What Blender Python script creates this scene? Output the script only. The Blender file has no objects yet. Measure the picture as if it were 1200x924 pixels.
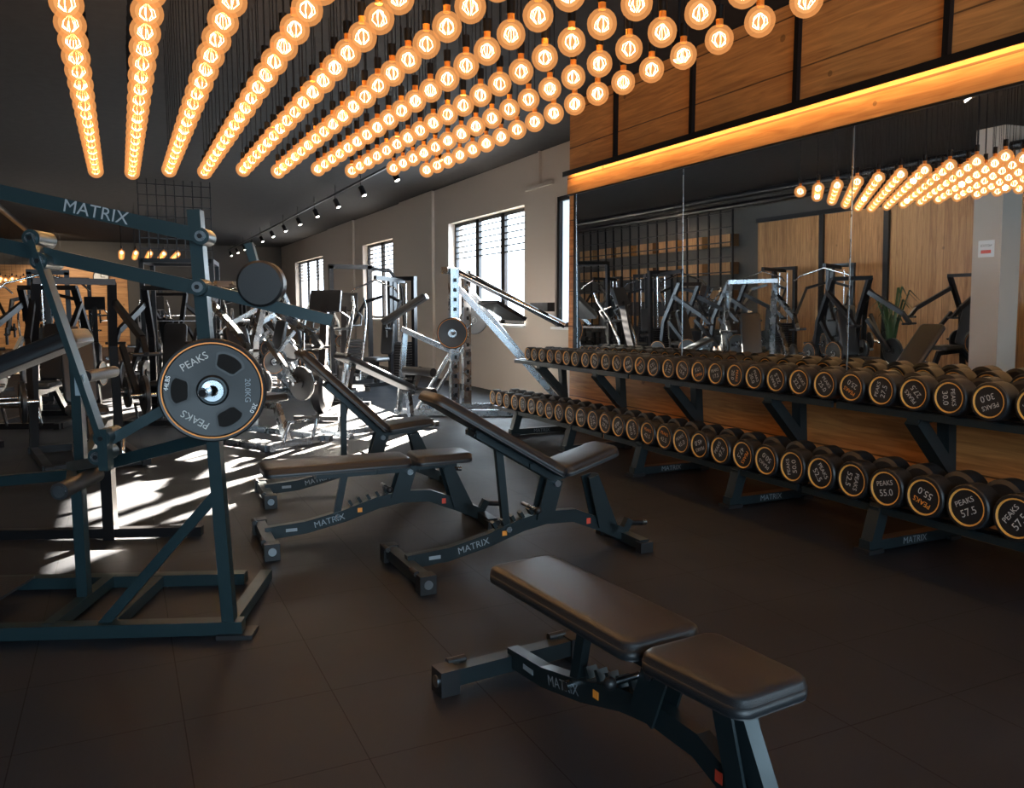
import bpy, math, random
from mathutils import Vector, Matrix
random.seed(7)
V=Vector
S=bpy.context.scene
try:
    S.view_settings.view_transform='Standard'; S.view_settings.look='None'; S.view_settings.exposure=.12
except Exception: pass

# ---------------------------------------------------------------- materials
MATS={}
def pm(name,col,rough=.5,metal=0.,emit=None,es=0.,bump=0.,bscale=200.,coat=0.,var=0.):
    if name in MATS: return MATS[name]
    m=bpy.data.materials.new(name); m.use_nodes=True
    nt=m.node_tree; n=nt.nodes; l=nt.links; p=n['Principled BSDF']
    p.inputs['Base Color'].default_value=(*col,1); p.inputs['Roughness'].default_value=rough
    p.inputs['Metallic'].default_value=metal
    if coat: p.inputs['Coat Weight'].default_value=coat
    if emit:
        p.inputs['Emission Color'].default_value=(*emit,1); p.inputs['Emission Strength'].default_value=es
    tc=n.new('ShaderNodeTexCoord'); no=n.new('ShaderNodeTexNoise'); no.inputs['Scale'].default_value=bscale if bump else 9
    l.new(tc.outputs['Object'],no.inputs['Vector'])
    if bump:
        b=n.new('ShaderNodeBump'); b.inputs['Strength'].default_value=bump; b.inputs['Distance'].default_value=.002
        l.new(no.outputs['Fac'],b.inputs['Height']); l.new(b.outputs['Normal'],p.inputs['Normal'])
    mr=n.new('ShaderNodeMapRange'); mr.inputs['To Min'].default_value=max(0,rough-.06); mr.inputs['To Max'].default_value=rough+.08
    l.new(no.outputs['Fac'],mr.inputs['Value']); l.new(mr.outputs['Result'],p.inputs['Roughness'])
    MATS[name]=m; return m
def mathn(n,l,op,a,b=None):
    x=n.new('ShaderNodeMath'); x.operation=op
    for i,k in enumerate((a,b)):
        if k is None: continue
        if isinstance(k,(int,float)): x.inputs[i].default_value=k
        else: l.new(k,x.inputs[i])
    return x.outputs[0]
def wood(name,c1,c2,pl,al,w,rough=.5):
    m=bpy.data.materials.new(name); m.use_nodes=True
    nt=m.node_tree;n=nt.nodes;l=nt.links;p=n['Principled BSDF']
    tc=n.new('ShaderNodeTexCoord'); sp=n.new('ShaderNodeSeparateXYZ'); l.new(tc.outputs['Object'],sp.inputs[0])
    pc=mathn(n,l,'DIVIDE',sp.outputs[pl],w); idx=mathn(n,l,'FLOOR',pc); fr=mathn(n,l,'FRACT',pc)
    wn=n.new('ShaderNodeTexWhiteNoise'); wn.noise_dimensions='1D'; l.new(idx,wn.inputs['W'])
    off=mathn(n,l,'MULTIPLY',wn.outputs['Value'],37.)
    al_=mathn(n,l,'ADD',mathn(n,l,'MULTIPLY',sp.outputs[al],1.1),off)
    cb=n.new('ShaderNodeCombineXYZ'); l.new(al_,cb.inputs[0]); l.new(mathn(n,l,'MULTIPLY',sp.outputs[pl],14.),cb.inputs[1]); l.new(off,cb.inputs[2])
    no=n.new('ShaderNodeTexNoise'); no.inputs['Scale'].default_value=1.6; no.inputs['Detail'].default_value=6; no.inputs['Distortion'].default_value=1.2
    l.new(cb.outputs[0],no.inputs['Vector'])
    f=mathn(n,l,'ADD',mathn(n,l,'MULTIPLY',no.outputs['Fac'],1.3),mathn(n,l,'MULTIPLY',wn.outputs['Value'],.35))
    f=mathn(n,l,'SUBTRACT',f,.3)
    cr=n.new('ShaderNodeValToRGB'); cr.color_ramp.elements[0].color=(*c1,1); cr.color_ramp.elements[1].color=(*c2,1)
    cr.color_ramp.elements[0].position=.15; cr.color_ramp.elements[1].position=.85
    l.new(f,cr.inputs[0])
    kn=n.new('ShaderNodeTexVoronoi'); kn.inputs['Scale'].default_value=2.2; l.new(tc.outputs['Object'],kn.inputs['Vector'])
    kk=mathn(n,l,'LESS_THAN',kn.outputs['Distance'],.07)
    g=mathn(n,l,'LESS_THAN',fr,.03); g2=mathn(n,l,'MULTIPLY',mathn(n,l,'MAXIMUM',g,mathn(n,l,'MULTIPLY',kk,.6)),.8)
    mx=n.new('ShaderNodeMix'); mx.data_type='RGBA'; l.new(g2,mx.inputs['Factor']); l.new(cr.outputs[0],mx.inputs['A']); mx.inputs['B'].default_value=(.03,.014,.006,1)
    l.new(mx.outputs['Result'],p.inputs['Base Color']); p.inputs['Roughness'].default_value=rough
    MATS[name]=m; return m
def floor_mat():
    m=bpy.data.materials.new('rubber_floor_tiles'); m.use_nodes=True
    nt=m.node_tree;n=nt.nodes;l=nt.links;p=n['Principled BSDF']
    tc=n.new('ShaderNodeTexCoord'); sp=n.new('ShaderNodeSeparateXYZ'); l.new(tc.outputs['Object'],sp.inputs[0])
    T=.54
    fx=mathn(n,l,'FRACT',mathn(n,l,'DIVIDE',mathn(n,l,'ADD',sp.outputs[0],-.14+54),T))
    fy=mathn(n,l,'FRACT',mathn(n,l,'DIVIDE',mathn(n,l,'ADD',sp.outputs[1],-3.05+54),T))
    s=mathn(n,l,'MAXIMUM',mathn(n,l,'LESS_THAN',fx,.007),mathn(n,l,'LESS_THAN',fy,.007))
    no=n.new('ShaderNodeTexNoise'); no.inputs['Scale'].default_value=260; l.new(tc.outputs['Object'],no.inputs['Vector'])
    n2=n.new('ShaderNodeTexNoise'); n2.inputs['Scale'].default_value=1.7; n2.inputs['Detail'].default_value=6; l.new(tc.outputs['Object'],n2.inputs['Vector'])
    cr=n.new('ShaderNodeValToRGB'); cr.color_ramp.elements[0].color=(.0065,.009,.0135,1); cr.color_ramp.elements[1].color=(.016,.021,.030,1)
    cr.color_ramp.elements[0].position=.3;cr.color_ramp.elements[1].position=.75
    l.new(mathn(n,l,'ADD',mathn(n,l,'MULTIPLY',no.outputs['Fac'],.4),mathn(n,l,'MULTIPLY',n2.outputs['Fac'],.6)),cr.inputs[0])
    mx=n.new('ShaderNodeMix'); mx.data_type='RGBA'; l.new(mathn(n,l,'MULTIPLY',s,.8),mx.inputs['Factor']); l.new(cr.outputs[0],mx.inputs['A']); mx.inputs['B'].default_value=(.001,.001,.001,1)
    l.new(mx.outputs['Result'],p.inputs['Base Color'])
    mr=n.new('ShaderNodeMapRange'); mr.inputs['To Min'].default_value=.44; mr.inputs['To Max'].default_value=.66; l.new(n2.outputs['Fac'],mr.inputs['Value'])
    l.new(mr.outputs['Result'],p.inputs['Roughness'])
    l.new(mathn(n,l,'SUBTRACT',.33,mathn(n,l,'MULTIPLY',s,.18)),p.inputs['Specular IOR Level'])
    b=n.new('ShaderNodeBump'); b.inputs['Strength'].default_value=.4; b.inputs['Distance'].default_value=.002
    l.new(mathn(n,l,'SUBTRACT',no.outputs['Fac'],mathn(n,l,'MULTIPLY',s,2.)),b.inputs['Height']); l.new(b.outputs['Normal'],p.inputs['Normal'])
    return m
FR=pm('graphite_paint',(.016,.025,.029),.34,.3)
FRB=pm('teal_paint',(.015,.033,.039),.34,.3)
BLK=pm('black_rubber',(.011,.0115,.013),.42,bump=.2,bscale=300)
BLM=pm('black_metal',(.011,.011,.013),.35,.4)
VIN=pm('black_vinyl',(.013,.015,.018),.36,bump=.35,bscale=420)
CHR=pm('chrome',(.8,.81,.83),.16,1.)
SIL=pm('brushed_steel',(.36,.39,.42),.26,1.)
WHT=pm('white_print',(.75,.77,.78),.5)
PRN=pm('pale_print',(.45,.45,.44),.5)
GRY=pm('grey_print',(.24,.28,.31),.5)
ORG=pm('orange_print',(.85,.30,.04),.45)
YEL=pm('yellow_ring',(.72,.36,.08),.4)
RED=pm('red_label',(.6,.06,.03),.5)
WOODH=wood('pine_boards_horizontal',(.32,.12,.033),(.72,.32,.10),2,1,.42)
WOODB=wood('pine_beam',(.42,.19,.06),(.75,.42,.16),2,1,.6)
WOODV=wood('pine_boards_vertical',(.22,.10,.035),(.50,.27,.11),1,2,.15)
WOODF=wood('pine_boards_far',(.3,.13,.05),(.62,.33,.13),2,0,.2)
PLA=pm('plaster_wall',(.53,.47,.41),.85,bump=.2,bscale=60)
CEI=pm('black_ceiling',(.011,.010,.010),.85)
DRK=pm('dark_wall',(.07,.065,.06),.8)
MIR=bpy.data.materials.new('mirror_glass'); MIR.use_nodes=True
_p=MIR.node_tree.nodes['Principled BSDF']; _p.inputs['Base Color'].default_value=(.84,.86,.86,1); _p.inputs['Metallic'].default_value=1; _p.inputs['Roughness'].default_value=.01
def emis(name,c,s,trans=0.):
    m=bpy.data.materials.new(name); m.use_nodes=True; n=m.node_tree.nodes; l=m.node_tree.links
    n.clear(); o=n.new('ShaderNodeOutputMaterial'); e=n.new('ShaderNodeEmission'); e.inputs[0].default_value=(*c,1); e.inputs[1].default_value=s
    if trans:
        t=n.new('ShaderNodeBsdfTransparent'); t.inputs[0].default_value=(1,.86,.66,1); a=n.new('ShaderNodeMixShader'); a.inputs[0].default_value=trans
        l.new(e.outputs[0],a.inputs[1]); l.new(t.outputs[0],a.inputs[2]); l.new(a.outputs[0],o.inputs[0])
    else: l.new(e.outputs[0],o.inputs[0])
    return m
GLB=emis('amber_bulb_glass',(1,.42,.14),.95,.6)
COR=emis('bulb_glow_core',(1,.62,.30),1.2,.68)
FIL=emis('bulb_filament',(1,.82,.55),36)
LED=emis('led_strip',(1,.50,.16),32)
SPT=emis('spot_lens',(1,.93,.82),20)

# ---------------------------------------------------------------- builder
_tc={}
def textmesh(s):
    if s in _tc: return _tc[s]
    cu=bpy.data.curves.new('t','FONT'); cu.body=s; cu.size=1; cu.align_x='CENTER'; cu.align_y='CENTER'; cu.resolution_u=3
    o=bpy.data.objects.new('t',cu); S.collection.objects.link(o)
    dg=bpy.context.evaluated_depsgraph_get(); me=bpy.data.meshes.new_from_object(o.evaluated_get(dg))
    r=([v.co.copy() for v in me.vertices],[list(p.vertices) for p in me.polygons])
    bpy.data.objects.remove(o); bpy.data.curves.remove(cu); bpy.data.meshes.remove(me)
    _tc[s]=r; return r
class B:
    def __init__(s,name,bevel=0.):
        s.name=name;s.v=[];s.f=[];s.mi=[];s.sm=[];s.mats=[];s.M=Matrix();s.bevel=bevel
    def add(s,vs,fs,mat,smooth=False):
        o=len(s.v); s.v+= [tuple(s.M@V(v)) for v in vs]
        if mat not in s.mats: s.mats.append(mat)
        k=s.mats.index(mat)
        for f in fs: s.f.append([i+o for i in f]); s.mi.append(k); s.sm.append(smooth)
    def box(s,c,sz,mat,rot=None):
        x,y,z=[k/2 for k in sz]; R=rot or Matrix.Identity(3); c=V(c)
        vs=[c+R@V((a*x,b*y,e*z)) for a in(-1,1) for b in(-1,1) for e in(-1,1)]
        s.add(vs,[(0,1,3,2),(4,6,7,5),(0,4,5,1),(2,3,7,6),(0,2,6,4),(1,5,7,3)],mat)
    def mm(s,a,b,mat):
        a=V(a);b=V(b); s.box((a+b)/2,[abs(k) for k in (b-a)],mat)
    def beam(s,p1,p2,w,h,mat,up=(0,0,1)):
        s.sweep([p1,p2],[(-w/2,-h/2),(w/2,-h/2),(w/2,h/2),(-w/2,h/2)],mat,up,False)
    def sweep(s,pts,prof,mat,up=(0,0,1),smooth=True):
        pts=[V(p) for p in pts]; n=len(prof); vs=[];fs=[]
        for i,p in enumerate(pts):
            if i==0: d=(pts[1]-p).normalized(); sc=1
            elif i==len(pts)-1: d=(p-pts[i-1]).normalized(); sc=1
            else:
                a=(p-pts[i-1]).normalized(); b=(pts[i+1]-p).normalized(); d=(a+b).normalized(); sc=1/max(.5,d.dot(a))
            u=V(up)
            if abs(d.dot(u))>.98: u=V((0,1,0)) if abs(d.y)<.9 else V((1,0,0))
            if i==0: sd=d.cross(u).normalized()
            else:
                sd=(sd-d*sd.dot(d)).normalized()
            uu=sd.cross(d).normalized()
            for (a_,b_) in prof: vs.append(p+sd*a_+uu*b_*(sc if sc<1.4 else 1.4))
        for i in range(len(pts)-1):
            for j in range(n):
                k=(j+1)%n; fs.append((i*n+j,i*n+k,(i+1)*n+k,(i+1)*n+j))
        s.add(vs,fs,mat,smooth)
        s.add(vs[:n],[tuple(range(n))[::-1]],mat); s.add(vs[-n:],[tuple(range(n))],mat)
    def rpath(s,pts,w,h,mat,up=(0,0,1)): s.sweep(pts,[(-w/2,-h/2),(w/2,-h/2),(w/2,h/2),(-w/2,h/2)],mat,up,False)
    def pipe(s,pts,r,mat,n=12):
        s.sweep(pts,[(r*math.cos(2*math.pi*i/n),r*math.sin(2*math.pi*i/n)) for i in range(n)],mat)
    def cyl(s,p1,p2,r,mat,n=20): s.pipe([p1,p2],r,mat,n)
    def lathe(s,prof,o,ax,mats,n=32):
        o=V(o); a=V(ax).normalized(); t=V((0,0,1)) if abs(a.z)<.9 else V((1,0,0)); e1=a.cross(t).normalized(); e2=a.cross(e1)
        for i in range(len(prof)-1):
            (r0,h0),(r1,h1)=prof[i],prof[i+1]; m=mats[i] if isinstance(mats,list) else mats
            vs=[];fs=[]
            for j in range(n):
                c,q=math.cos(2*math.pi*j/n),math.sin(2*math.pi*j/n)
                vs.append(o+a*h0+(e1*c+e2*q)*r0); vs.append(o+a*h1+(e1*c+e2*q)*r1)
            for j in range(n):
                k=(j+1)%n; fs.append((2*j,2*k,2*k+1,2*j+1))
            s.add(vs,fs,m,abs(h1-h0)>1e-4)
    def sphere(s,c,r,mat,nu=16,nv=10,sc=(1,1,1)):
        c=V(c); vs=[c+V((0,0,r*sc[2]))];fs=[]
        for i in range(1,nv):
            th=math.pi*i/nv
            for j in range(nu):
                ph=2*math.pi*j/nu; vs.append(c+V((r*sc[0]*math.sin(th)*math.cos(ph),r*sc[1]*math.sin(th)*math.sin(ph),r*sc[2]*math.cos(th))))
        vs.append(c-V((0,0,r*sc[2]))); e=len(vs)-1
        for j in range(nu):
            k=(j+1)%nu; fs.append((0,1+j,1+k)); fs.append((e,e-nu+k,e-nu+j))
            for i in range(nv-2): a=1+i*nu; fs.append((a+j,a+nu+j,a+nu+k,a+k))
        s.add(vs,fs,mat,True)
    def pad(s,L,W,T,mat,M,rc=.06,taper=1.0):
        old=s.M; s.M=old@M
        def ring(ins,z):
            out=[]; r=max(.01,rc-ins*.5)
            for q,(cx,cy) in enumerate(((L-ins-r,W/2-ins-r),(ins+r,W/2-ins-r),(ins+r,-W/2+ins+r),(L-ins-r,-W/2+ins+r))):
                for i in range(6):
                    a=math.pi/2*q+math.pi/2*i/5; x=cx+r*math.cos(a); y=cy+r*math.sin(a)
                    y*=1+(taper-1)*x/L; out.append(V((x,y,z)))
            return out
        lv=[(.02,0),(.003,.004),(0,.012),(0,T*.55),(.001,T*.56),(.004,T*.8),(.014,T*.94),(.032,T)]
        vs=[];fs=[];n=24
        for a,b in lv: vs+=ring(a,b)
        for i in range(len(lv)-1):
            for j in range(n):
                k=(j+1)%n; fs.append((i*n+j,i*n+k,(i+1)*n+k,(i+1)*n+j))
        fs.append(tuple(range(n))[::-1]); fs.append(tuple(range((len(lv)-1)*n,len(lv)*n)))
        s.add(vs,fs,mat,True); s.M=old
    def text(s,t,size,c,nrm,up,mat,off=.001):
        vs,fs=textmesh(t); nrm=V(nrm).normalized(); up=V(up); up=(up-nrm*up.dot(nrm)).normalized(); x=up.cross(nrm); c=V(c)+nrm*off
        s.add([c+x*v.x*size+up*v.y*size for v in vs],fs,mat)
    def done(s,loc=None,rz=0,parent=None):
        me=bpy.data.meshes.new(s.name); me.from_pydata(s.v,[],s.f)
        for m in s.mats: me.materials.append(m)
        me.polygons.foreach_set('material_index',s.mi); me.polygons.foreach_set('use_smooth',s.sm); me.update()
        o=bpy.data.objects.new(s.name,me); S.collection.objects.link(o)
        if loc: o.location=loc
        o.rotation_euler[2]=rz
        if parent: o.parent=parent
        if s.bevel:
            b=o.modifiers.new('bevel','BEVEL'); b.width=s.bevel; b.segments=2; b.limit_method='ANGLE'; b.angle_limit=math.radians(50); b.use_clamp_overlap=True
        return o
def inst(o,loc,rz):
    c=bpy.data.objects.new(o.name.split('.')[0],o.data); S.collection.objects.link(c); c.location=loc; c.rotation_euler[2]=rz
    return c
def T(x,y,z): return Matrix.Translation((x,y,z))
def RY(a): return Matrix.Rotation(a,4,'Y')
def RZ(a): return Matrix.Rotation(a,4,'Z')

# ---------------------------------------------------------------- room
H=3.9; XW=6.0; XL=-4.4; YB=-4.5; YF=34.0; XM=4.95; YM=8.6
b=B('floor'); b.mm((XL-.3,YB-.3,-.1),(XW+.3,YF+.3,0),floor_mat()); b.done()
b=B('ceiling'); b.mm((XL-.3,YB-.3,H),(XW+.3,YF+.3,H+.1),CEI); b.done()
wins=[(8.9,10.95),(12.0,15.4),(19.1,21.8),(26.6,31.2)]
z0,z1=1.2,3.15
b=B('wall_right'); y=YM
for a,c in wins:
    b.mm((XW,y,0),(XW+.3,a,H),PLA); b.mm((XW,a,0),(XW+.3,c,z0),PLA); b.mm((XW,a,z1),(XW+.3,c,H),PLA); y=c
b.mm((XW,y,0),(XW+.3,YF,H),PLA)
b.mm((XW-.06,16.2,0),(XW,18.4,H),PLA); b.mm((XW-.06,22.6,0),(XW,25.6,H),PLA)
b.mm((XW-.05,11.0,3.35),(XW,11.9,3.40),PLA);b.mm((XW-.05,11.4,3.4),(XW,11.44,H),PLA)
b.done()
for i,(a,c) in enumerate(wins):
    b=B('window_%d'%(i+1)); x=XW+.14 if i else XW+.03
    for (p,q) in ((a,a+.07),(c-.07,c)): b.mm((x,p,z0),(x+.06,q,z1),BLM)
    b.mm((x,a,z0),(x+.06,c,z0+.07),BLM); b.mm((x,a,z1-.07),(x+.06,c,z1),BLM)
    nm=3 if c-a>3 else 2
    if i==0: nm=1
    for k in range(1,nm):
        yy=a+(c-a)*k/nm; b.mm((x,yy-.08,z0),(x+.06,yy+.08,z1),BLM)
    if i:
        for k in range(6):
            zz=z1-.14-k*.11; b.box((x+.03,(a+c)/2,zz),(.05,c-a-.1,.022),BLM)
    if i==0: b.mm((x+.062,a,z0),(x+.067,c,z1),pm('glowing_sun_cover',(.75,.77,.78),.9,emit=(.66,.84,1),es=1.1))  # added cover stops the sun here; its glow stands in for daylight
    b.mm((XW-.05,a-.05,z0-.04),(XW+.03,c+.05,z0),WHT)
    b.done()
b=B('wall_left'); b.mm((XL-.3,YB,0),(XL,YF,H),DRK); b.done()
b=B('wall_far'); b.mm((XL,YF,0),(XW,YF+.3,H),DRK); b.done()
b=B('trim_far_wood'); b.mm((XL,YF-.04,.0),(.3,YF,3.0),WOODF); b.done()
b=B('trim_left_wood'); b.mm((XL,7.5,0),(XL+.04,15.5,3.2),WOODV)
b.mm((XL+.03,7.5,3.2),(XL+.1,15.5,3.3),BLM)
for yy in (9.1,11.7,13.4): b.mm((XL+.03,yy,0),(XL+.1,yy+.12,3.2),BLM)
b.done()
b=B('wall_back'); b.mm((XL,YB-.3,0),(-3,YB,H),DRK); b.mm((3.6,YB-.3,0),(XW,YB,H),DRK); b.mm((-3,YB-.3,0),(3.6,YB,.9),DRK); b.mm((-3,YB-.3,3.2),(3.6,YB,H),DRK); b.done()
b=B('window_5')  # invented window behind the camera, added to let cool fill in
for k in range(5):
    xx=-3+6.6*k/4; b.box((xx,YB-.15,2.05),(.08,.06,2.3),BLM)
b.box((.3,YB-.15,.93),(6.6,.06,.07),BLM); b.box((.3,YB-.15,3.17),(6.6,.06,.07),BLM); b.done()
b=B('wall_mirror_side'); b.mm((XM,YB,0),(XW,YM,H),DRK); b.done()
b=B('trim_wainscot_wood'); b.mm((XM-.03,YB+.01,0),(XM,YM,.86),WOODH)
b.mm((XM-.035,YB+.01,.86),(XM,YM,.885),BLM); b.done()
b=B('wall_mirror')   # mirror panels, top leaning slightly into the room
ys=[8.42,6.4,4.4,2.4,.4,-1.6,-3.6]
for i in range(6):
    ya,yb=ys[i+1]+.008,ys[i]; xb,xt=XM-.03,XM-.065
    b.add([(xb,ya,.89),(xb,yb,.89),(xt,yb,2.83),(xt,ya,2.83),(XM-.001,ya,.89),(XM-.001,yb,.89),(XM-.001,yb,2.83),(XM-.001,ya,2.83)],
      [(0,1,2,3),(4,7,6,5),(0,4,5,1),(3,2,6,7),(0,3,7,4),(1,5,6,2)],MIR)
    b.beam((xb-.001,yb,.89),(xt-.001,yb,2.83),.010,.004,SIL,(1,0,0))
b.mm((XM-.07,8.42,.885),(XM,8.46,2.83),BLM)
b.done()
b=B('trim_bulkhead_wood')
b.mm((XM-.05,YB+.01,3.05),(XM,YM,H-.01),WOODH)
b.mm((XM-.08,YB+.01,2.83),(XM,YM+.0,3.05),WOODB)
b.mm((XM,YM,0),(XW-.01,YM+.03,H-.01),WOODH)
b.mm((XM-.05,8.46,.9),(XM,YM,2.83),WOODH)
b.done()
b=B('trim_bulkhead_frame')
for yy in (7.58,6.28,4.98,3.68,2.38,1.08,-.22,-1.52): b.mm((XM-.09,yy-.022,3.06),(XM-.04,yy+.022,H-.01),BLM)
b.mm((XM-.17,YB+.01,3.06),(XM-.04,8.55,3.08),BLM); b.mm((XM-.175,YB+.01,3.022),(XM-.165,8.55,3.08),BLM)
b.mm((XM-.085,YB+.01,2.815),(XM-.0,YM,2.83),BLM)
b.done()
b=B('led_strip'); b.mm((XM-.15,YB+.02,3.052),(XM-.12,8.5,3.059),LED); b.done()
b=B('ceiling_pipe')
for xx in (-3.6,-2.2): b.cyl((xx,YB+.02,3.6),(xx,YF-.1,3.6),.07,BLM,12)
b.done()
b=B('track_spotlight_rail'); b.box((3.95,22.5,3.72),(.035,25,.03),BLM)
for k in range(13):
    yy=10.6+k*1.9; b.cyl((3.95,yy,3.9),(3.95,yy,3.62),.008,BLM,6)
    p=V((3.95,yy,3.62)); d=V((.35,-.35,-1)).normalized(); b.cyl(p,p+d*.17,.05,BLM,14); b.cyl(p+d*.17,p+d*.172,.04,SPT,14)
b.done()
b=B('pendant_spotlight'); b.cyl((3.45,4.6,3.9),(3.45,4.6,3.3),.01,BLM,6); b.cyl((3.45,4.6,3.3),(3.42,4.55,3.14),.05,BLM,16); b.cyl((3.42,4.55,3.14),(3.419,4.549,3.138),.04,SPT,16); b.done()

# ---------------------------------------------------------------- bulbs
def bulb(b,x,y,z,r=.067,cord=True,nu=16,nv=10):
    b.sphere((x,y,z),r,GLB,nu,nv)
    b.sphere((x,y,z),r*.72,COR,12,8)
    b.cyl((x,y,z+r*.9),(x,y,z+r*.9+.03),.017,ORG,8); b.cyl((x,y,z+r*.9+.03),(x,y,z+r*.9+.09),.021,BLM,8)
    if cord: b.cyl((x,y,z+r+.07),(x,y,H),.0035,BLM,3)
    ph=random.random()*3
    for k in range(7):
        a=ph+math.pi*2*k/7; c,s_=math.cos(a),math.sin(a); j=random.uniform(-.007,.007)
        b.pipe([(x+c*.005,y+s_*.005,z+.034),(x+c*.028,y+s_*.028,z+.014+j),(x+c*.033,y+s_*.033,z-.01+j),(x+c*.01,y+s_*.01,z-.032)],.0014,FIL,3)
b=B('globe_bulb_chandelier')
lamps=[]
for i in range(10):
    X=-.14+.304*i
    for k in range(i//2,28):
        Y=8.55-.03*i-.27*k; bulb(b,X,Y,2.75)
        if i%3==1 and k%5==3: lamps.append((X,Y))
b.done()
b=B('globe_bulb_chandelier')
for i in range(5):
    for k in range(5): bulb(b,.1+i*.3,21+.5*k,2.75,.07,True,8,6)
for i in range(9):
    for k in range(3): bulb(b,-4.1+i*.3,29+k*1.2,2.35,.08,True,8,6)
b.done()

# ---------------------------------------------------------------- dumbbell racks
def rack(name,ya,yb,posts):
    b=B(name,.004)
    for y in posts:
        b.beam((4.05,y,.045),(4.86,y,.045),.08,.065,FR)
        b.box((4.09,y,.012),(.13,.12,.024),BLK); b.box((4.82,y,.012),(.1,.12,.024),BLK)
        b.beam((4.1,y,.05),(4.17,y,.29),.085,.08,FR,(1,0,0))
        b.beam((4.80,y,.05),(4.74,y,.80),.085,.07,FR,(1,0,0))
        b.beam((4.12,y,.25),(4.78,y,.31),.07,.06,FR)
        b.beam((4.44,y,.80),(4.76,y,.46),.10,.08,FR)
        b.beam((4.42,y,.80),(4.78,y,.82),.08,.05,FR)
    for (x0,zz) in ((4.14,.287),(4.43,.848)):
        for dx in (.06,.27):
            b.beam((x0+dx,ya,zz),(x0+dx,yb,zz),.05,.025,BLM)
        b.beam((x0-.0,ya,zz-.02),(x0-.0,yb,zz-.02),.02,.045,FR); b.beam((x0+.35,ya,zz-.01),(x0+.35,yb,zz-.01),.02,.045,FR)
    b.text('MATRIX',.06,(4.45,posts[1]-.041,.045),(0,-1,0),(0,0,1),GRY)
    b.text('MATRIX',.06,(4.45,posts[0]-.041,.045),(0,-1,0),(0,0,1),GRY)
    return b.done()
rack('dumbbell_rack',1.55,4.03,(2.17,3.43)); rack('dumbbell_rack',4.07,6.55,(4.69,5.95)); rack('dumbbell_rack',6.59,9.12,(7.21,8.47))
def dumbbell(r,L,lab,par):
    b=B('dumbbell'); hd=.31*L
    ang=random.uniform(0,6.28)
    for sgn,ox in ((-1,0),(1,L)):
        ax=(sgn,0,0); o=(ox-sgn*hd,0,0)
        b.lathe([(0.001,0),(r*.8,0),(r,.012),(r,hd-.012),(r*.955,hd-.002),(r*.83,hd),(r*.82,hd-.002),(r*.765,hd-.002),(r*.755,hd-.006),(.001,hd-.006)],o,ax,
          [BLK,BLK,BLK,BLK,BLK,YEL,YEL,YEL,BLK],28)
        b.lathe([(.03,-.02),(.03,.002)],o,ax,CHR,14)
    b.cyl((hd*.9,0,0),(L-hd*.9,0,0),.017,CHR,12)
    up=V((0,math.sin(ang),math.cos(ang)))
    b.text('PEAKS',r*.34,up*r*.25,(-1,0,0),up,PRN if random.random()<.8 else ORG,-.003)
    b.text(lab,r*.46,up*(-r*.22),(-1,0,0),up,PRN,-.003)
    o=b.done(parent=par); return o
def row(x,zs,y0,y1,sp0,sp1,r0,r1,w0):
    e=bpy.data.objects.new('dumbbell_row',None); S.collection.objects.link(e)
    y=y0;k=0
    while y<y1:
        t=(y-y0)/(y1-y0); r=r0+(r1-r0)*t; w=max(w0-2.5*(k//2),2.5)
        o=dumbbell(r,.43-.07*t,('%.1f'%w),e); o.location=(x+random.uniform(-.008,.008),y,zs+r)
        y+=max(sp0+(sp1-sp0)*t,2*r+.008); k+=1
row(4.07,.300,2.0,9.05,.268,.2,.128,.096,60.); row(4.36,.861,1.9,8.75,.255,.18,.116,.082,35.)

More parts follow.
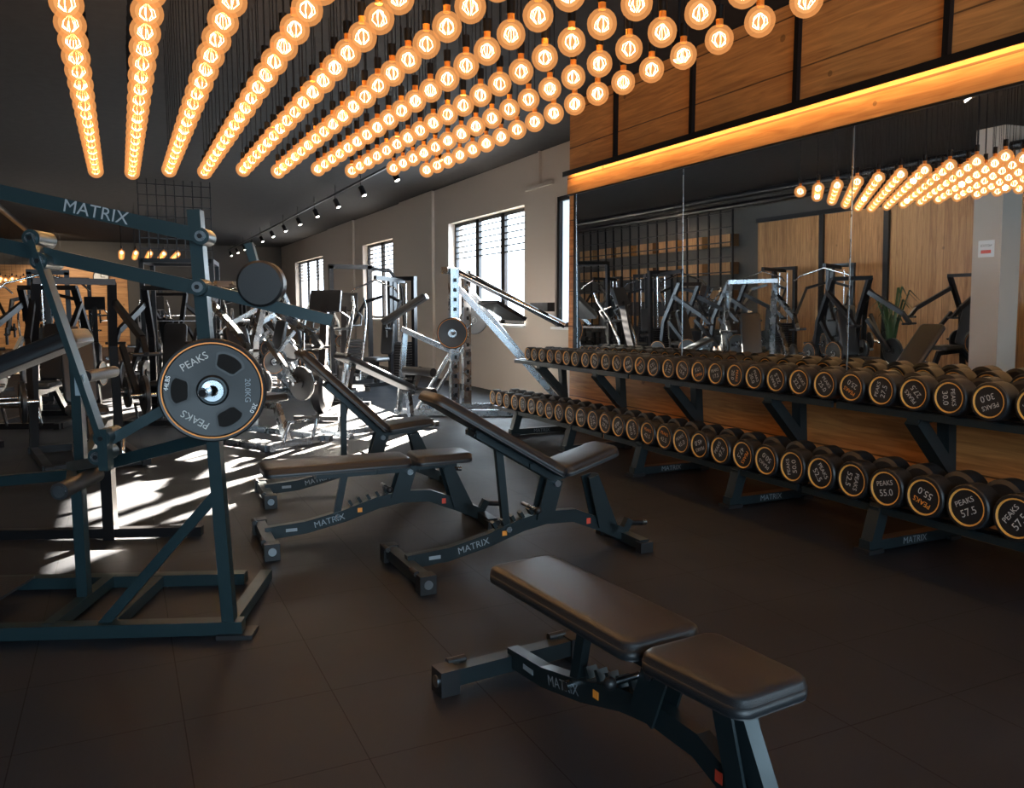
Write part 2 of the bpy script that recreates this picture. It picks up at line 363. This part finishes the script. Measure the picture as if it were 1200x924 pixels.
# ---------------------------------------------------------------- benches
def bench(loc,rz,ang=0.,seat=0.,PZ=.41,padl=.88):
    b=B('adjustable_weight_bench',.004)
    b.beam((0,-.30,.062),(0,.30,.062),.066,.066,FR)
    for s in (-1,1):
        b.box((0,s*.305,.052),(.09,.08,.1),BLK); b.cyl((-.0,s*.345,.055),(0,s*.351,.055),.024,SIL,16)
        b.cyl((-.04,s*.2,.10),(-.04,s*.28,.10),.016,BLK,12); b.beam((-.04,s*.25,.1),(0,s*.25,.07),.03,.02,FR)
    sp=[(0,0,.08),(.25,0,.095),(.5,0,.145),(.72,0,.21),(.88,0,.235),(1.08,0,.225),(1.28,0,.14),(1.46,0,.055)]
    b.rpath(sp,.05,.078,FR)
    b.beam((1.46,-.23,.045),(1.46,.23,.045),.065,.06,FR)
    for s in (-1,1): b.box((1.46,s*.225,.032),(.09,.06,.064),BLK)
    for s in (-1,1):
        b.text('MATRIX',.056,(.40,s*.026,.124),(0,s,0),(-.2,0,1),GRY)
        b.box((.16,s*.0265,.09),(.07,.002,.02),GRY); b.box((.60,s*.0265,.175),(.03,.002,.028),ORG)
        b.box((1.18,s*.0265,.18),(.028,.002,.035),RED)
    PX=.93
    for s in (-1,1):
        b.beam((.86,s*.04,.22),(PX,s*.04,PZ),.01,.11,FR,(1,0,0))
        b.beam((1.28,s*.045,.14),(1.20,s*.045,PZ-.01),.01,.07,FR,(1,0,0))
    b.cyl((PX,-.08,PZ-.02),(PX,.08,PZ-.02),.02,SIL,16)
    b.beam((1.38,0,.09),(1.22,0,PZ-.01),.05,.06,FR,(1,0,0))
    b.cyl((1.48,0,.13),(1.6,0,.115),.019,BLM,12); b.cyl((1.6,0,.115),(1.63,0,.112),.02,SIL,12)
    b.beam((1.45,0,.06),(1.50,0,.15),.045,.045,FR,(1,0,0))
    d=V((-math.cos(ang),0,math.sin(ang))); n=V((math.sin(ang),0,math.cos(ang))); P=V((PX,0,PZ))
    for s in (-1,1): b.beam(P+V((0,s*.05,0)),P+V((0,s*.05,0))+d*.62,.026,.04,FR)
    b.beam(P+d*.6+V((0,-.08,0)),P+d*.6+V((0,.08,0)),.035,.028,FR); b.beam(P+d*.2+V((0,-.08,.0)),P+d*.2+V((0,.08,.0)),.035,.028,FR)
    bt=V((.45,0,.15)) if ang<.2 else V((.62,0,.2))
    b.beam(bt,P+d*.42,.035,.045,FR,(1,0,0)); b.cyl(bt+V((0,-.05,0)),bt+V((0,.05,0)),.018,SIL,12)
    for k in range(5):
        q=V((.55+.06*k,0,.19+.014*k)); b.beam(q+V((0,0,.02)),q+V((-.02,0,.055)),.045,.018,FR,(1,0,0))
    b.cyl((.78,-.09,.31),(.78,.09,.31),.012,SIL,10); b.sphere((.78,-.105,.31),.022,BLK,10,8)
    M=Matrix(((d.x,0,n.x,0),(0,-1,0,0),(d.z,0,n.z,0),(0,0,0,1)))
    M=Matrix.Translation(P+n*.022)@M
    b.pad(padl,.31,.068,VIN,M,.05,1.0)
    sa=seat
    M2=Matrix.Translation((PX+.03,0,PZ+.022))@RY(-sa)
    b.pad(.40,.31,.068,VIN,M2,.05,.9)
    b.beam(V((PX,0,PZ)),V((PX+.34*math.cos(sa),0,PZ+.34*math.sin(sa))),.09,.03,FR)
    return b.done(loc,rz)
bench((1.385,2.87,0),math.radians(-85),0,.02,.415)
bench((1.38,4.23,0),math.radians(1),math.radians(31),math.radians(15),.47,.96)
bench((.76,5.17,0),math.radians(-2),math.radians(0),0,.43,.94)
bench((.96,6.45,0),math.radians(-2),math.radians(44),math.radians(5),.46,.95)

# ---------------------------------------------------------------- plates
def plate(b,c,ax,r=.225,th=.045,detail=False,n=32):
    c=V(c);a=V(ax).normalized()
    b.lathe([(.024,0),(.05,0),(.052,th*.3),(r*.93,th*.1),(r,.2*th),(r,th*.8),(r*.97,th),(r*.93,th*.95),(r*.905,th*.95),(r*.88,th*.85),(r*.3,th*.7),(r*.26,th),(.024,th)],c,a,
       [BLK]*7+[ORG]+[BLK]*2+[BLK,SIL if not detail else FR],n)
    if detail:
        t=V((0,0,1)); e1=a.cross(t).normalized(); e2=e1.cross(a)
        b.lathe([(.024,th),(.024,th+.012),(.046,th+.012),(.05,th)],c,a,SIL,32)
        for k in range(3):
            for (ra,rb,w,h,m) in ((.40,.80,.42,.003,BLK),(.45,.75,.36,.0045,pm('slot_shade_black',(.002,.002,.002),.9))):  # grip openings as flat near-black shapes, their shade put into the colour
                vs=[];fs=[]; N=10; m0=math.pi/2+2*math.pi*k/3+.55
                for i in range(N+1):
                    q=m0-w+2*w*i/N; dd=(e1*math.cos(q)+e2*math.sin(q))
                    pinch=1-.35*abs(2*i/N-1)**4; mid=(ra+rb)/2; hf=(rb-ra)/2*pinch
                    vs.append(c+a*(th*.85+h)+dd*r*(mid-hf)); vs.append(c+a*(th*.85+h)+dd*r*(mid+hf))
                for i in range(N): fs.append((2*i,2*i+1,2*i+3,2*i+2))
                b.add(vs,fs,m)
        for k,(tx,sz) in enumerate((('PEAKS',.045),('20.0KG',.034),('PEAKS',.045))):
            q=math.pi/2+2*math.pi*k/3-.5; dd=(e1*math.cos(q)+e2*math.sin(q)); b.text(tx,sz,c+a*th*.86+dd*r*.64,a,dd,GRY if k==1 else PRN,.004)
        for q,tx in ((.2,'44LBS'),(3.6,'20.0')):
            dd=(e1*math.cos(q)+e2*math.sin(q)); b.text(tx,.026,c+a*th*.86+dd*r*.82,a,dd,WHT,.004)

# ---------------------------------------------------------------- foreground lever machine (left)
O_=V((.39,3.79,0)); U_=V((-.93,.37,0)); N_=V((.37,.93,0))
def P(s,d,z): return O_+U_*s+N_*d+V((0,0,z))
b=B('plate_loaded_lever_machine',.004)
b.beam(P(-.06,0,.045),P(1.9,0,.045),.07,.06,FRB); b.beam(P(.1,.68,.045),P(1.9,.68,.045),.07,.06,FRB)
for s in (0,.55,1.7): b.beam(P(s,-.03,.045),P(s,.72,.045),.06,.055,FRB)
b.box(P(-.03,0,.01),(.16,.12,.02),BLK,Matrix.Rotation(-.38,3,'Z'))
b.beam(P(0,0,.02),P(.09,.03,1.92),.055,.062,FRB,N_)
b.beam(P(.806,.37,0.02),P(.806,.37,.72),.05,.055,FRB,N_); b.beam(P(.806,0,.05),P(.806,.68,.05),.055,.055,FRB)
b.beam(P(.05,.05,.92),P(.806,.37,.70),.045,.055,FRB)
b.beam(P(.80,.37,.69),P(1.9,.5,.58),.045,.05,FRB)
b.beam(P(.57,.02,.06),P(.04,.0,.66),.04,.045,FRB)
b.beam(P(1.2,1.64,0),P(1.2,1.64,.78),.07,.07,BLM,N_); b.beam(P(.62,1.64,.045),P(2.1,1.64,.045),.06,.06,BLM); b.beam(P(1.2,1.64,.76),P(.806,.37,.70),.045,.045,FRB)
b.beam(P(1.5,-.055,2.12),P(.03,-.055,1.80),.022,.06,FRB); b.beam(P(1.5,-.055,1.90),P(.06,-.055,1.58),.022,.06,FRB)
b.beam(P(.06,-.03,1.58),P(-.50,-.03,1.44),.04,.05,FRB)
b.text('MATRIX',.075,P(.47,-.067,1.897),-N_,V((0,0,1))+U_*-.21,GRY)
b.beam(P(1.06,-.075,2.03),P(1.06,-.075,1.76),.018,.05,FRB,N_)
b.beam(P(.72,-.10,1.80),P(.47,-.10,.90),.025,.062,FRB,N_)
b.beam(P(.47,-.10,.98),P(.47,-.10,.80),.04,.06,FRB,N_); b.beam(P(.47,-.10,.84),P(.80,.30,.74),.045,.045,FRB)
b.cyl(P(.60,-.25,.74),P(.60,.1,.74),.036,BLK,20); b.cyl(P(.60,-.255,.74),P(.60,-.25,.74),.026,SIL,16)
b.beam(P(.62,-.1,.74),P(.8,.3,.71),.04,.04,FRB)
b.box(P(.555,-.114,1.17),(.04,.003,.09),GRY,Matrix.Rotation(-.38,3,'Z'))
b.box(P(.05,-.036,.97),(.03,.003,.04),GRY,Matrix.Rotation(-.38,3,'Z'))
for (s,d,z) in ((.04,-.08,1.80),(.06,-.08,1.585),(1.06,-.09,2.02),(1.06,-.09,1.79),(.715,-.12,1.785),(.69,-.12,1.69),(.475,-.12,.94),(.50,-.12,.86)):
    b.cyl(P(s,d,z),P(s,.03,z),.036,FRB,20); b.cyl(P(s,d-.008,z),P(s,d,z),.023,SIL,18); b.cyl(P(s,d-.014,z),P(s,d,z),.011,BLM,6)
b.beam(P(-.20,.05,1.50),P(-.13,.05,1.78),.035,.04,FRB,N_)
b.lathe([(.001,-.02),(.09,-.02),(.1,-.01),(.1,.06),(.09,.07),(.001,.07)],P(-.2,-.06,1.60),N_,BLK,36)
b.cyl(P(.02,-.20,1.14),P(.02,.06,1.14),.022,CHR,20); b.cyl(P(.02,-.205,1.14),P(.02,-.20,1.14),.016,BLM,16)
plate(b,P(.02,-.05,1.14),V((-.16,-.98,0)),.225,.05,True,56)
b.beam(P(.05,.0,1.16),P(.47,-.05,.92),.035,.045,FRB)
Mx=Matrix.Translation(P(1.6,.35,.98))@Matrix.Rotation(math.atan2(-.37,.93),4,'Z')@RY(-.38)
b.pad(.95,.24,.08,VIN,Mx,.04)
b.beam(P(.78,.36,.7),P(.78,.36,1.24),.045,.045,FRB,N_); b.cyl(P(.66,.18,1.18),P(.66,.5,1.18),.028,BLK,14)
b.box(P(1.35,.32,.11),(.42,.5,.012),pm('tread_plate',(.03,.03,.033),.45,.5,bump=1.,bscale=70),Matrix.Rotation(-.38,3,'Z'))
b.done()

# ---------------------------------------------------------------- machine templates
def plate_machine(name,fm,loc,rz,arm=.5):
    b=B(name)
    b.beam((-.7,-.4,.05),(.7,-.4,.05),.07,.07,fm); b.beam((-.7,.4,.05),(.7,.4,.05),.07,.07,fm)
    b.beam((-.65,-.45,.05),(-.65,.45,.05),.07,.07,fm); b.beam((.6,-.45,.05),(.6,.45,.05),.07,.07,fm)
    for s in (-1,1):
        b.rpath([(-.62,s*.4,.05),(-.5,s*.36,1.1),(-.2,s*.33,1.75)],.06,.08,fm,(0,1,0))
        b.beam((-.3,s*.36,1.55),(.35,s*.48,1.2),.05,.07,fm); b.beam((.35,s*.48,1.2),(.5,s*.48,.95+arm*.2),.045,.06,fm)
        b.cyl((.48,s*.36,1.0+arm*.1),(.48,s*.60,1.0+arm*.1),.018,BLK,10)
        b.beam((-.35,s*.42,1.1),(.1,s*.46,.62),.05,.06,fm)
        b.cyl((.1,s*.40,.62),(.1,s*.74,.62),.022,CHR,12); plate(b,(.1,s*.5,.62),(0,s,0),.2,.05,n=20)
        b.cyl((-.55,s*.4,.6),(-.55,s*.7,.6),.022,CHR,12); plate(b,(-.55,s*.46,.6),(0,s,0),.17,.045,n=20)
    b.beam((-.2,-.36,1.75),(-.2,.36,1.75),.06,.06,fm)
    b.rpath([(-.55,0,.06),(-.2,0,.45),(.3,0,.42),(.45,0,.05)],.06,.08,fm)
    b.beam((-.25,0,.4),(-.42,0,1.3),.06,.06,fm,(1,0,0))
    b.pad(.42,.34,.08,VIN,T(-.1,0,.47),.05); b.pad(.75,.3,.08,VIN,T(-.16,0,.56)@RY(-math.radians(105)),.05)
    b.pipe([(.62,-.2,.06),(.72,-.2,.3),(.72,.2,.3),(.62,.2,.06)],.02,CHR,8)
    return b.done(loc,rz)
def stack_machine(name,fm,loc,rz):
    b=B(name)
    b.beam((-.6,-.3,.04),(-.6,.3,.04),.08,.07,fm); b.beam((-.6,0,.04),(.7,0,.04),.08,.07,fm); b.beam((.7,-.3,.04),(.7,.3,.04),.07,.07,fm)
    for s in (-1,1): b.beam((-.6,s*.26,.04),(-.6,s*.26,2.05),.07,.09,fm,(1,0,0)); b.cyl((-.55,s*.1,.1),(-.55,s*.1,1.95),.012,CHR,8)
    b.beam((-.6,-.3,2.05),(-.6,.3,2.05),.09,.08,fm); b.beam((-.6,0,2.0),(.2,0,2.05),.07,.08,fm); b.beam((-.2,0,.05),(-.2,0,2.0),.07,.08,fm,(1,0,0))
    for k in range(14): b.box((-.55,0,.15+k*.05),(.14,.36,.044),BLM)
    b.pad(.4,.36,.08,VIN,T(0,0,.48),.05); b.beam((.2,0,.05),(.2,0,.48),.07,.08,fm,(1,0,0)); b.pad(.6,.3,.08,VIN,T(-.06,0,.6)@RY(-math.radians(96)),.05)
    b.pipe([(.2,0,2.0),(.2,-.15,1.95),(.22,-.5,1.85),(.24,-.6,1.75)],.016,CHR,8); b.pipe([(.2,0,2.0),(.2,.15,1.95),(.22,.5,1.85),(.24,.6,1.75)],.016,CHR,8)
    for s in (-1,1):
        b.rpath([(-.1,s*.1,1.7),(.0,s*.45,1.6),(.35,s*.5,1.1),(.5,s*.5,1.1)],.05,.05,fm); b.cyl((.45,s*.5,.95),(.45,s*.5,1.2),.02,BLK,10)
        b.cyl((.42,s*.05,.3),(.42,s*.28,.3),.06,BLK,14)
    return b.done(loc,rz)
def elliptical(name,fm,loc,rz):
    b=B(name)
    b.beam((-.8,0,.05),(.9,0,.05),.1,.07,fm); b.beam((-.8,-.3,.04),(-.8,.3,.04),.08,.06,BLK); b.beam((.85,-.3,.04),(.85,.3,.04),.08,.06,BLK)
    b.lathe([(.001,-.09),(.26,-.09),(.32,-.05),(.32,.05),(.26,.09),(.001,.09)],(.6,0,.4),(0,1,0),BLM,28)
    b.rpath([(.6,0,.5),(.45,0,1.1),(.38,0,1.5)],.09,.1,fm); b.box((.34,0,1.58),(.05,.42,.3),BLM,Matrix.Rotation(-.35,3,'Y')); b.box((.312,0,1.59),(.01,.3,.2),pm('console_screen',(.03,.08,.12),.2,emit=(.2,.5,.8),es=.6),Matrix.Rotation(-.35,3,'Y'))
    for s in (-1,1):
        b.beam((.55,s*.2,.35),(-.7,s*.22,.28),.05,.06,SIL); b.box((-.25,s*.22,.34),(.4,.15,.04),BLK)
        b.pipe([(.5,s*.24,.32),(.45,s*.3,.9),(.3,s*.33,1.25),(.1,s*.32,1.5),(.02,s*.28,1.65)],.02,SIL,8)
        b.pipe([(.42,s*.12,1.2),(.2,s*.24,1.2),(.1,s*.25,1.35),(.28,s*.2,1.42)],.017,BLK,8)
    return b.done(loc,rz)
def power_rack(name,fm,loc,rz):
    b=B(name)
    for x in (-.6,.6):
        for y in (-.55,.55): b.beam((x,y,0),(x,y,2.3),.07,.07,fm,(1,0,0))
        b.beam((x,-.55,2.27),(x,.55,2.27),.07,.07,fm)
    for y in (-.55,.55):
        b.beam((-.9,y,.04),(.9,y,.04),.07,.07,fm); b.beam((-.6,y,2.27),(.6,y,2.27),.07,.07,fm); b.beam((-.6,y,.9),(.6,y,.9),.05,.05,CHR)
    b.beam((-.6,-.55,.04),(-.6,.55,.04),.07,.07,fm)
    b.cyl((.66,-1.05,1.25),(.66,1.05,1.25),.014,CHR,10)
    for s in (-1,1):
        b.cyl((.66,s*.72,1.25),(.66,s*1.08,1.25),.025,CHR,12); plate(b,(.66,s*.75,1.25),(0,s,0),.225,.05,n=24); b.box((.64,s*.55,1.21),(.09,.05,.1),BLM)
        for k in range(3): b.cyl((-.6,s*.55,.4+.45*k),(-.6,s*.82,.4+.45*k),.022,CHR,10); plate(b,(-.6,s*.6,.4+.45*k),(0,s,0),.2,.06,n=20)
    return b.done(loc,rz)
def place(fn,name,mat,lst):
    o=fn(name,mat,*lst[0])
    for (l,r) in lst[1:]: inst(o,l,r)
R=math.radians
place(plate_machine,'plate_loaded_chest_press',SIL,[((1.35,9.3,0),R(-60)),((2.1,13.9,0),R(200)),((3.0,18.2,0),R(-30)),((4.7,21.8,0),R(180))])
place(plate_machine,'plate_loaded_chest_press',BLM,[((-.35,8.9,0),R(-80)),((1.0,17.7,0),R(60)),((.55,11.6,0),R(-110)),((-1.9,10.4,0),R(-60)),((-.9,12.0,0),R(-110)),((-3.2,9.4,0),R(10)),((-3.1,4.2,0),R(20))])
place(stack_machine,'weight_stack_machine',BLM,[((4.5,15.0,0),R(-150)),((-1.0,14.3,0),R(-90)),((-3.2,12.2,0),R(-20)),((-2.4,17.4,0),R(-60)),((2.9,22.5,0),R(-120)),((-2.9,20.5,0),R(0)),((-3.2,7.0,0),R(-70)),((-3.2,13.9,0),R(-10))])
place(elliptical,'elliptical_trainer',BLM,[((2.7,11.4,0),R(-120)),((3.4,13.4,0),R(-110)),((1.9,20,0),R(-90)),((.7,20.4,0),R(-90)),((-.5,20.8,0),R(-90)),((-1.7,21.2,0),R(-90)),((3.9,25,0),R(-90)),((-3.2,15.6,0),R(20))])
place(power_rack,'power_rack',BLM,[((1.0,15.4,0),R(80)),((1.6,25,0),R(90)),((-1.3,26,0),R(90))])
b=B('incline_leg_press',.003)
b.beam((3.6,10.6,.05),(5.6,9.6,.05),.08,.08,SIL); b.beam((3.9,11.3,.05),(5.75,10.35,.05),.08,.08,SIL); b.beam((3.65,10.5,.05),(4.05,11.3,.05),.08,.08,SIL); b.beam((5.5,9.6,.05),(5.75,10.4,.05),.08,.08,SIL)
for (x,y) in ((4.1,10.35),(4.55,11.0)):
    b.beam((x,y,0),(x,y,2.02),.12,.09,SIL,(0,1,0))
    for k in range(13): b.box((x,y-.062,.3+k*.13),(.035,.006,.05),BLM)
for (x,y,x2,y2) in ((4.15,10.4,5.5,9.75),(4.55,11.0,5.75,10.35)):
    b.cyl((x,y,1.98),(x2,y2,1.25),.045,CHR,14); b.beam((x,y,1.8),(x2,y2,.12),.06,.08,SIL)
    b.cyl((x-.5,y+.2,.1),(x,y,1.0),.03,CHR,12)
b.beam((3.95,10.3,1.99),(4.7,11.15,1.99),.09,.09,SIL)
b.beam((5.2,9.6,1.5),(5.45,10.6,1.5),.1,.12,BLM)
b.box((4.85,10.4,1.45),(.5,.65,.05),BLM,Matrix.Rotation(.5,3,'Y'))
plate(b,(4.0,10.15,1.15),(-.4,-.9,0),.21,.06,n=32); plate(b,(4.75,11.2,1.3),(.4,.9,0),.21,.06,n=32); b.cyl((3.95,10.0,1.15),(4.85,11.4,1.25),.022,CHR,12)
b.pad(.7,.42,.09,VIN,T(3.3,10.9,1.25)@RZ(-.45)@RY(-.55),.05); b.beam((3.5,10.8,1.2),(4.1,10.5,.9),.07,.07,SIL); b.beam((3.45,10.8,.05),(3.55,10.8,1.15),.07,.07,SIL,(1,0,0)); b.beam((3.4,10.85,.05),(4.0,10.5,.05),.07,.07,SIL)
b.done()
b=B('cable_tower',0)
for x in (3.9,4.7): b.beam((x,16.6,0),(x,16.6,2.35),.09,.09,BLM,(0,1,0))
b.beam((3.85,16.6,2.32),(4.75,16.6,2.32),.09,.09,BLM); b.pipe([(4.7,16.6,2.3),(5.15,16.6,2.25),(5.4,16.6,1.9),(5.45,16.6,1.2),(5.4,16.6,.1)],.035,BLM,10)
for k in range(12): b.box((4.3,16.6,.15+k*.06),(.45,.16,.05),BLM)
b.beam((3.6,16.6,.04),(5.4,16.6,.04),.1,.07,BLM); b.done()
b=B('abdominal_bench',0)
b.beam((-.6,0,.05),(.7,0,.05),.06,.06,SIL); b.beam((-.6,-.3,.05),(-.6,.3,.05),.06,.06,SIL); b.beam((.7,-.25,.05),(.7,.25,.05),.06,.06,SIL)
b.beam((-.55,0,.05),(-.35,0,.9),.06,.06,SIL,(1,0,0)); b.beam((.5,0,.05),(.45,0,.45),.06,.06,SIL,(1,0,0)); b.pad(1.1,.3,.07,VIN,T(-.55,0,.92)@RY(.42),.05)
for z in (.55,.8): b.cyl((.62,-.28,z-.1),(.62,.28,z-.1),.055,BLK,14)
b.beam((.5,0,.42),(.66,0,.75),.05,.05,SIL,(1,0,0)); o=b.done((2.75,9.4,0),R(20))
inst(o,(2.9,16.0,0),R(60)); inst(o,(-2.6,5.6,0),R(30))
b=B('steel_mesh_partition')
for k in range(9): b.beam((.4+k*.16,17.0,2.4),(.4+k*.16,17.0,3.9),.02,.02,BLM,(0,1,0))
for k in range(8): b.beam((.4,17.0,2.4+k*.2),(1.7,17.0,2.4+k*.2),.02,.02,BLM)
b.done()
b=B('lattice_shelving')
for k in range(18): b.beam((XL+.4,16+k*.45,0),(XL+.4,16+k*.45,3.6),.04,.04,BLM,(0,1,0))
for k in range(10): b.beam((XL+.4,16,.2+k*.37),(XL+.4,23.65,.2+k*.37),.03,.03,BLM)
for k in range(7):
    for j in range(4): b.mm((XL+.02,16.2+k*1.1,.6+j*.7),(XL+.3,17.0+k*1.1,.9+j*.7),WOODV)
b.done()
b=B('column'); b.mm((-2.5,7.85,0),(-2.05,8.3,H),PLA); b.done()
b=B('wall_sign'); b.mm((-2.05,7.95,2.0),(-2.04,8.2,2.25),WHT); b.text('NOTICE',.05,(-2.04,8.075,2.17),(1,0,0),(0,0,1),BLM,.002); b.box((-2.038,8.075,2.08),(.002,.16,.05),RED); b.done()
b=B('potted_palm')
b.lathe([(.001,0),(.15,0),(.19,.36),(.17,.36),(.16,.32),(.001,.32)],(-1.6,9.35,0),(0,0,1),WHT,20)
LEAF=pm('palm_leaf',(.025,.06,.02),.5)
for k in range(16):
    a=k*2.4; h=.8+.5*random.random(); r=.3+.2*random.random(); c,s_=math.cos(a),math.sin(a); w=.02
    pts=[(0,.3),(.25*r,.3+h*.6),(.6*r,.3+h),(r,.3+h*.85)]
    vs=[];fs=[]
    for i,(q,z) in enumerate(pts):
        ww=w*(.3,1,1,.05)[i]; vs+=[V((-1.6+c*q-s_*ww,9.35+s_*q+c*ww,z)),V((-1.6+c*q+s_*ww,9.35+s_*q-c*ww,z))]
    for i in range(3): fs.append((2*i,2*i+1,2*i+3,2*i+2))
    b.add(vs,fs,LEAF,True)
b.done()
b=B('wall_clock'); b.lathe([(.24,0),(.27,.0),(.27,.06),(.24,.06)],(-.57,YF-.1,2.6),(0,-1,0),BLM,28); b.cyl((-.57,YF-.05,2.6),(-.57,YF-.13,2.6),.245,WHT,28)
b.box((-.57,YF-.14,2.68),(.02,.01,.16),BLM); b.box((-.5,YF-.14,2.6),(.14,.01,.02),BLM); b.done()

# ---------------------------------------------------------------- lights
w=bpy.data.worlds.new('sky'); S.world=w; w.use_nodes=True
bg=w.node_tree.nodes['Background']; bg.inputs[0].default_value=(.80,.89,1,1); bg.inputs[1].default_value=5.0
def light(name,kind,loc,energy,col,direction=None,**k):
    d=bpy.data.lights.new(name,kind); d.energy=energy; d.color=col
    for a,v in k.items(): setattr(d,a,v)
    o=bpy.data.objects.new(name,d); S.collection.objects.link(o); o.location=loc
    if direction: o.rotation_euler=V(direction).to_track_quat('-Z','Y').to_euler()
    return o
light('sun','SUN',(20,20,12),480,(1,.88,.74),(-.68,-.73,-.32),angle=.012)
light('added_back_fill','AREA',(.3,YB-.4,2.05),360,(.50,.80,1),(0,1,-.1),shape='RECTANGLE',size=6.4,size_y=2.2)  # added cool fill lamp outside the invented back window
light('side_window_skylight','AREA',(XW+.6,13.7,2.3),400,(.7,.87,1),(-1,-.1,-.25),shape='RECTANGLE',size=3.3,size_y=1.9)
for i,(x,yy) in enumerate(lamps):
    light('bulb_lamp_%d'%i,'POINT',(x,yy,2.75),300/len(lamps),(1,.66,.38),shadow_soft_size=.03)
for i,yy in enumerate((11,15,19,24)):
    light('added_room_fill_%d'%i,'SPOT',(1.8,yy,3.85),170,(1,.86,.70),(-.05,-.1,-1),spot_size=2.5,spot_blend=.8,shadow_soft_size=.15)  # added fill spots over the machines, no fixtures there
light('added_far_fill','SPOT',(-1.8,30.5,3.8),600,(1,.8,.56),(0,.7,-1),spot_size=2.5,spot_blend=.8,shadow_soft_size=.15)  # added spot to brighten the far wood wall, no fixture
for i,yy in enumerate((8.5,12.5,18)):
    light('added_left_fill_%d'%i,'SPOT',(-2.7,yy,3.8),210,(1,.76,.50),(-.5,.1,-1),spot_size=2.5,spot_blend=.8,shadow_soft_size=.15)  # added spots to brighten the left side that the mirror shows

# ---------------------------------------------------------------- camera
cd=bpy.data.cameras.new('camera'); co=bpy.data.objects.new('camera',cd); S.collection.objects.link(co)
co.location=(0,0,1.5); co.rotation_euler=(math.radians(90-6.13),0,math.radians(-25.7)); cd.sensor_width=36; cd.lens=28.5
cd.clip_start=.05; cd.clip_end=200
S.camera=co
